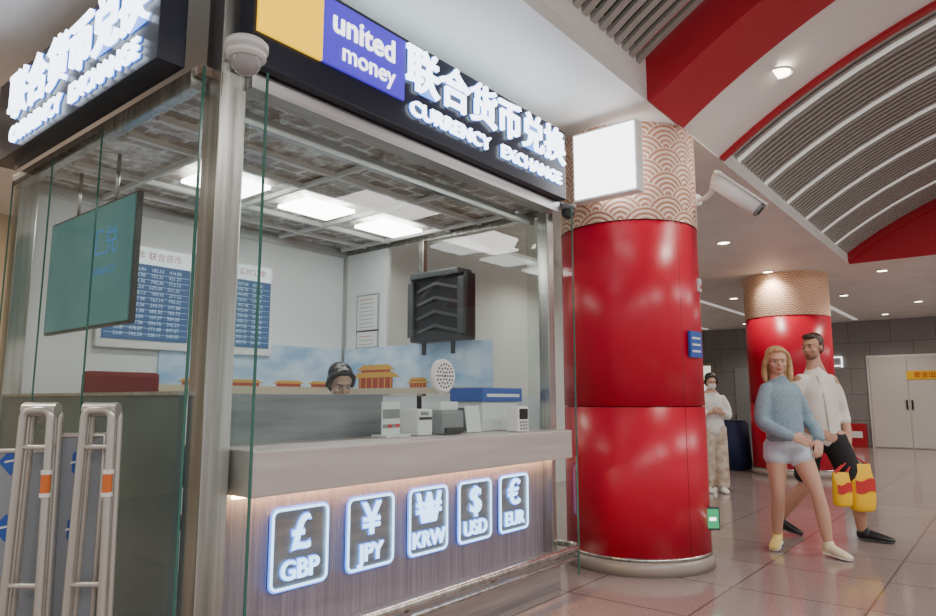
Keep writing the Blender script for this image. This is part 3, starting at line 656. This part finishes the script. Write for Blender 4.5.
hand(Mn,(.185,-.09,.86),(.1,-.2,-1),(-.8,-.5,0),(-.5,.8,0),sk2,True); hand(Mn,(-.18,-.26,.95),(.8,-.4,-.2),(0,.2,1),(0,.8,-.2),sk2)
shoe(Mn,(.25,-.02,.01),(.48,-.16,.0),M['blk'],M['dgrey']); shoe(Mn,(-.36,.30,.06),(-.17,.17,.0),M['blk'],M['dgrey'])
def bag(cx,cy,z0,h,w,hx,hy,hz):
    Bg=empty('shopping_bag',(6.92,1.42,0),RZ)
    c=Vector((cx,cy,z0)); bm=bmesh.new(); vs=[]
    for z,wx,wy in ((0,.86,.5),(.1,.96,.62),(.5,1,.6),(.8,.93,.36),(1,.86,.16)):
        vs.append([bm.verts.new(c+Vector((sx*w*wx*(1+.08*math.sin(z*9+i)),sy*w*wy,z*h))) for i,(sx,sy) in enumerate(((-1,-1),(-.3,-1.3),(.4,-1.1),(1,-1),(1,1),(0,1.2),(-1,1)))])
    for a,b in zip(vs[:-1],vs[1:]):
        for i in range(7): bm.faces.new((a[i],a[(i+1)%7],b[(i+1)%7],b[i]))
    bm.faces.new(vs[0][::-1])
    o=frombm('bag',bm,M['yel'],Bg,True); so=o.modifiers.new('t','SOLIDIFY'); so.thickness=.003; sm=o.modifiers.new('s','SUBSURF'); sm.levels=2; sm.render_levels=2
    for dy in (-.02,.02): pipe('handle',[(cx-w*.6,cy+dy,z0+h*.97),(hx-.02,hy+dy*.5,hz-.02),(hx,hy,hz),(hx+.02,hy,hz-.01),(cx+w*.6,cy+dy*.5,z0+h*.97)],.007,M['redink'],Bg)
    bm=bmesh.new(); bmesh.ops.create_grid(bm,x_segments=8,y_segments=2,size=1)
    for v in bm.verts: v.co=Vector((cx+v.co.x*w*.75,cy-w*.66-.012*(1-v.co.x**2),z0+h*.55+v.co.y*h*.13+.015*math.sin(v.co.x*3)))
    frombm('red_print',bm,M['redink'],Bg,True)
bag(.23,-.15,.27,.42,.115,.19,-.12,.765)
bag(.03,-.20,.32,.30,.085,.18,-.13,.755)
W3=empty('woman_with_mask',(9.47,3.32,0),RZ)
head(W3,(0,-.02,1.50),-.1,sk3,black,'bun',.25,True,scale=(.97,.97,.95))
bm=bmesh.new()
tube(bm,[(0,0,.8),(0,0,1.1),(0,0,1.3),(0,0,1.42)],[(.12,.09),(.11,.08),(.12,.08),(.045,.045)],lat=(1,0,0))
tube(bm,[(-.08,0,.85),(-.08,-.02,.5),(-.09,0,.08)],[.08,.055,.035]); tube(bm,[(.08,0,.85),(.07,-.04,.5),(.07,-.05,.08)],[.08,.055,.035])
tube(bm,[(-.16,0,1.28),(-.2,-.02,1.05),(-.08,-.2,1.08)],[.045,.04,.028]); tube(bm,[(.16,0,1.28),(.2,-.02,1.05),(.08,-.2,1.08)],[.045,.04,.028])
fin(bm,'body',sk3,W3,.014,3)
bm=bmesh.new()
tube(bm,[(0,0,.82),(0,0,1.0),(0,0,1.2),(0,0,1.31),(0,0,1.38)],[(.18,.13),(.155,.11),(.165,.11),(.13,.085),(.055,.055)],lat=(1,0,0),seg=18)
tube(bm,[(-.14,0,1.28),(-.2,-.01,1.15),(-.21,-.03,1.03),(-.12,-.15,1.07)],[.06,.06,.055,.045]); tube(bm,[(.14,0,1.28),(.2,-.01,1.15),(.21,-.03,1.03),(.12,-.15,1.07)],[.06,.06,.055,.045])
fin(bm,'blouse',mat('blouse_white',(.75,.75,.74),.8),W3,.013,3)
bm=bmesh.new(); tube(bm,[(-.07,0,.86),(-.09,-.01,.5),(-.10,0,.1)],[.12,.105,.10]); tube(bm,[(.07,0,.86),(.08,-.03,.5),(.085,-.04,.1)],[.12,.105,.10])
fin(bm,'wide_trousers',noisy(mat('trousers_patterned',(.6,.5,.38),.8),(.42,.30,.20),(.72,.66,.56),9),W3,.013,3)
hand(W3,(-.08,-.2,1.08),(.8,-.4,.3),(0,0,1),(0,.8,-.2),sk3); hand(W3,(.08,-.2,1.08),(-.8,-.4,.3),(0,0,1),(0,.8,-.2),sk3)
shoe(W3,(-.09,.05,.005),(-.11,-.17,0),ws,ws); shoe(W3,(.07,.0,.005),(.08,-.22,0),ws,ws)
CK=empty('booth_clerk',(2.98,3.52,.06),RZ)
head(CK,(0,-.03,1.30),.5,sk3,black,'bun',.45,False)
bm=bmesh.new(); tube(bm,[(0,.02,.54),(0,.02,.79),(0,0,1.04),(0,0,1.18)],[(.15,.1),(.13,.1),(.15,.1),(.055,.055)],lat=(1,0,0))
tube(bm,[(-.09,0,.57),(-.1,-.38,.58),(-.1,-.38,.1)],[.08,.065,.045]); tube(bm,[(.09,0,.57),(.1,-.38,.58),(.1,-.38,.1)],[.08,.065,.045])
fin(bm,'body',mat('clerk_trousers',(.02,.02,.03),.7),CK,.014,3)
bm=bmesh.new(); tube(bm,[(0,.02,.57),(0,.02,.84),(0,0,1.04),(0,0,1.12),(0,0,1.18)],[(.18,.13),(.17,.12),(.185,.12),(.14,.09),(.06,.06)],lat=(1,0,0)); 
for s in (-1,1): tube(bm,[(s*.15,0,1.07),(s*.21,-.03,.94),(s*.22,-.10,.82),(s*.12,-.28,.82)],[.06,.058,.055,.042])
fin(bm,'shirt',mat('clerk_shirt',(.62,.70,.78),.8),CK,.013,3)
for s in (-1,1): hand(CK,(s*.12,-.28,.82),(-s*.4,-1,0),(-s,0,.2),(0,0,-1),sk3)
for s in (-1,1): shoe(CK,(s*.1,-.34,.005),(s*.1,-.56,0),M['blk'],M['blk'])
cyl('stool_seat',(0,0,.42),(0,0,.49),.19,M['blk'],CK,bev=.02); cyl('stool_stem',(0,0,.03),(0,0,.42),.03,M['steel'],CK); cyl('stool_foot',(0,0,0),(0,0,.03),.2,M['steel'],CK,bev=.01)
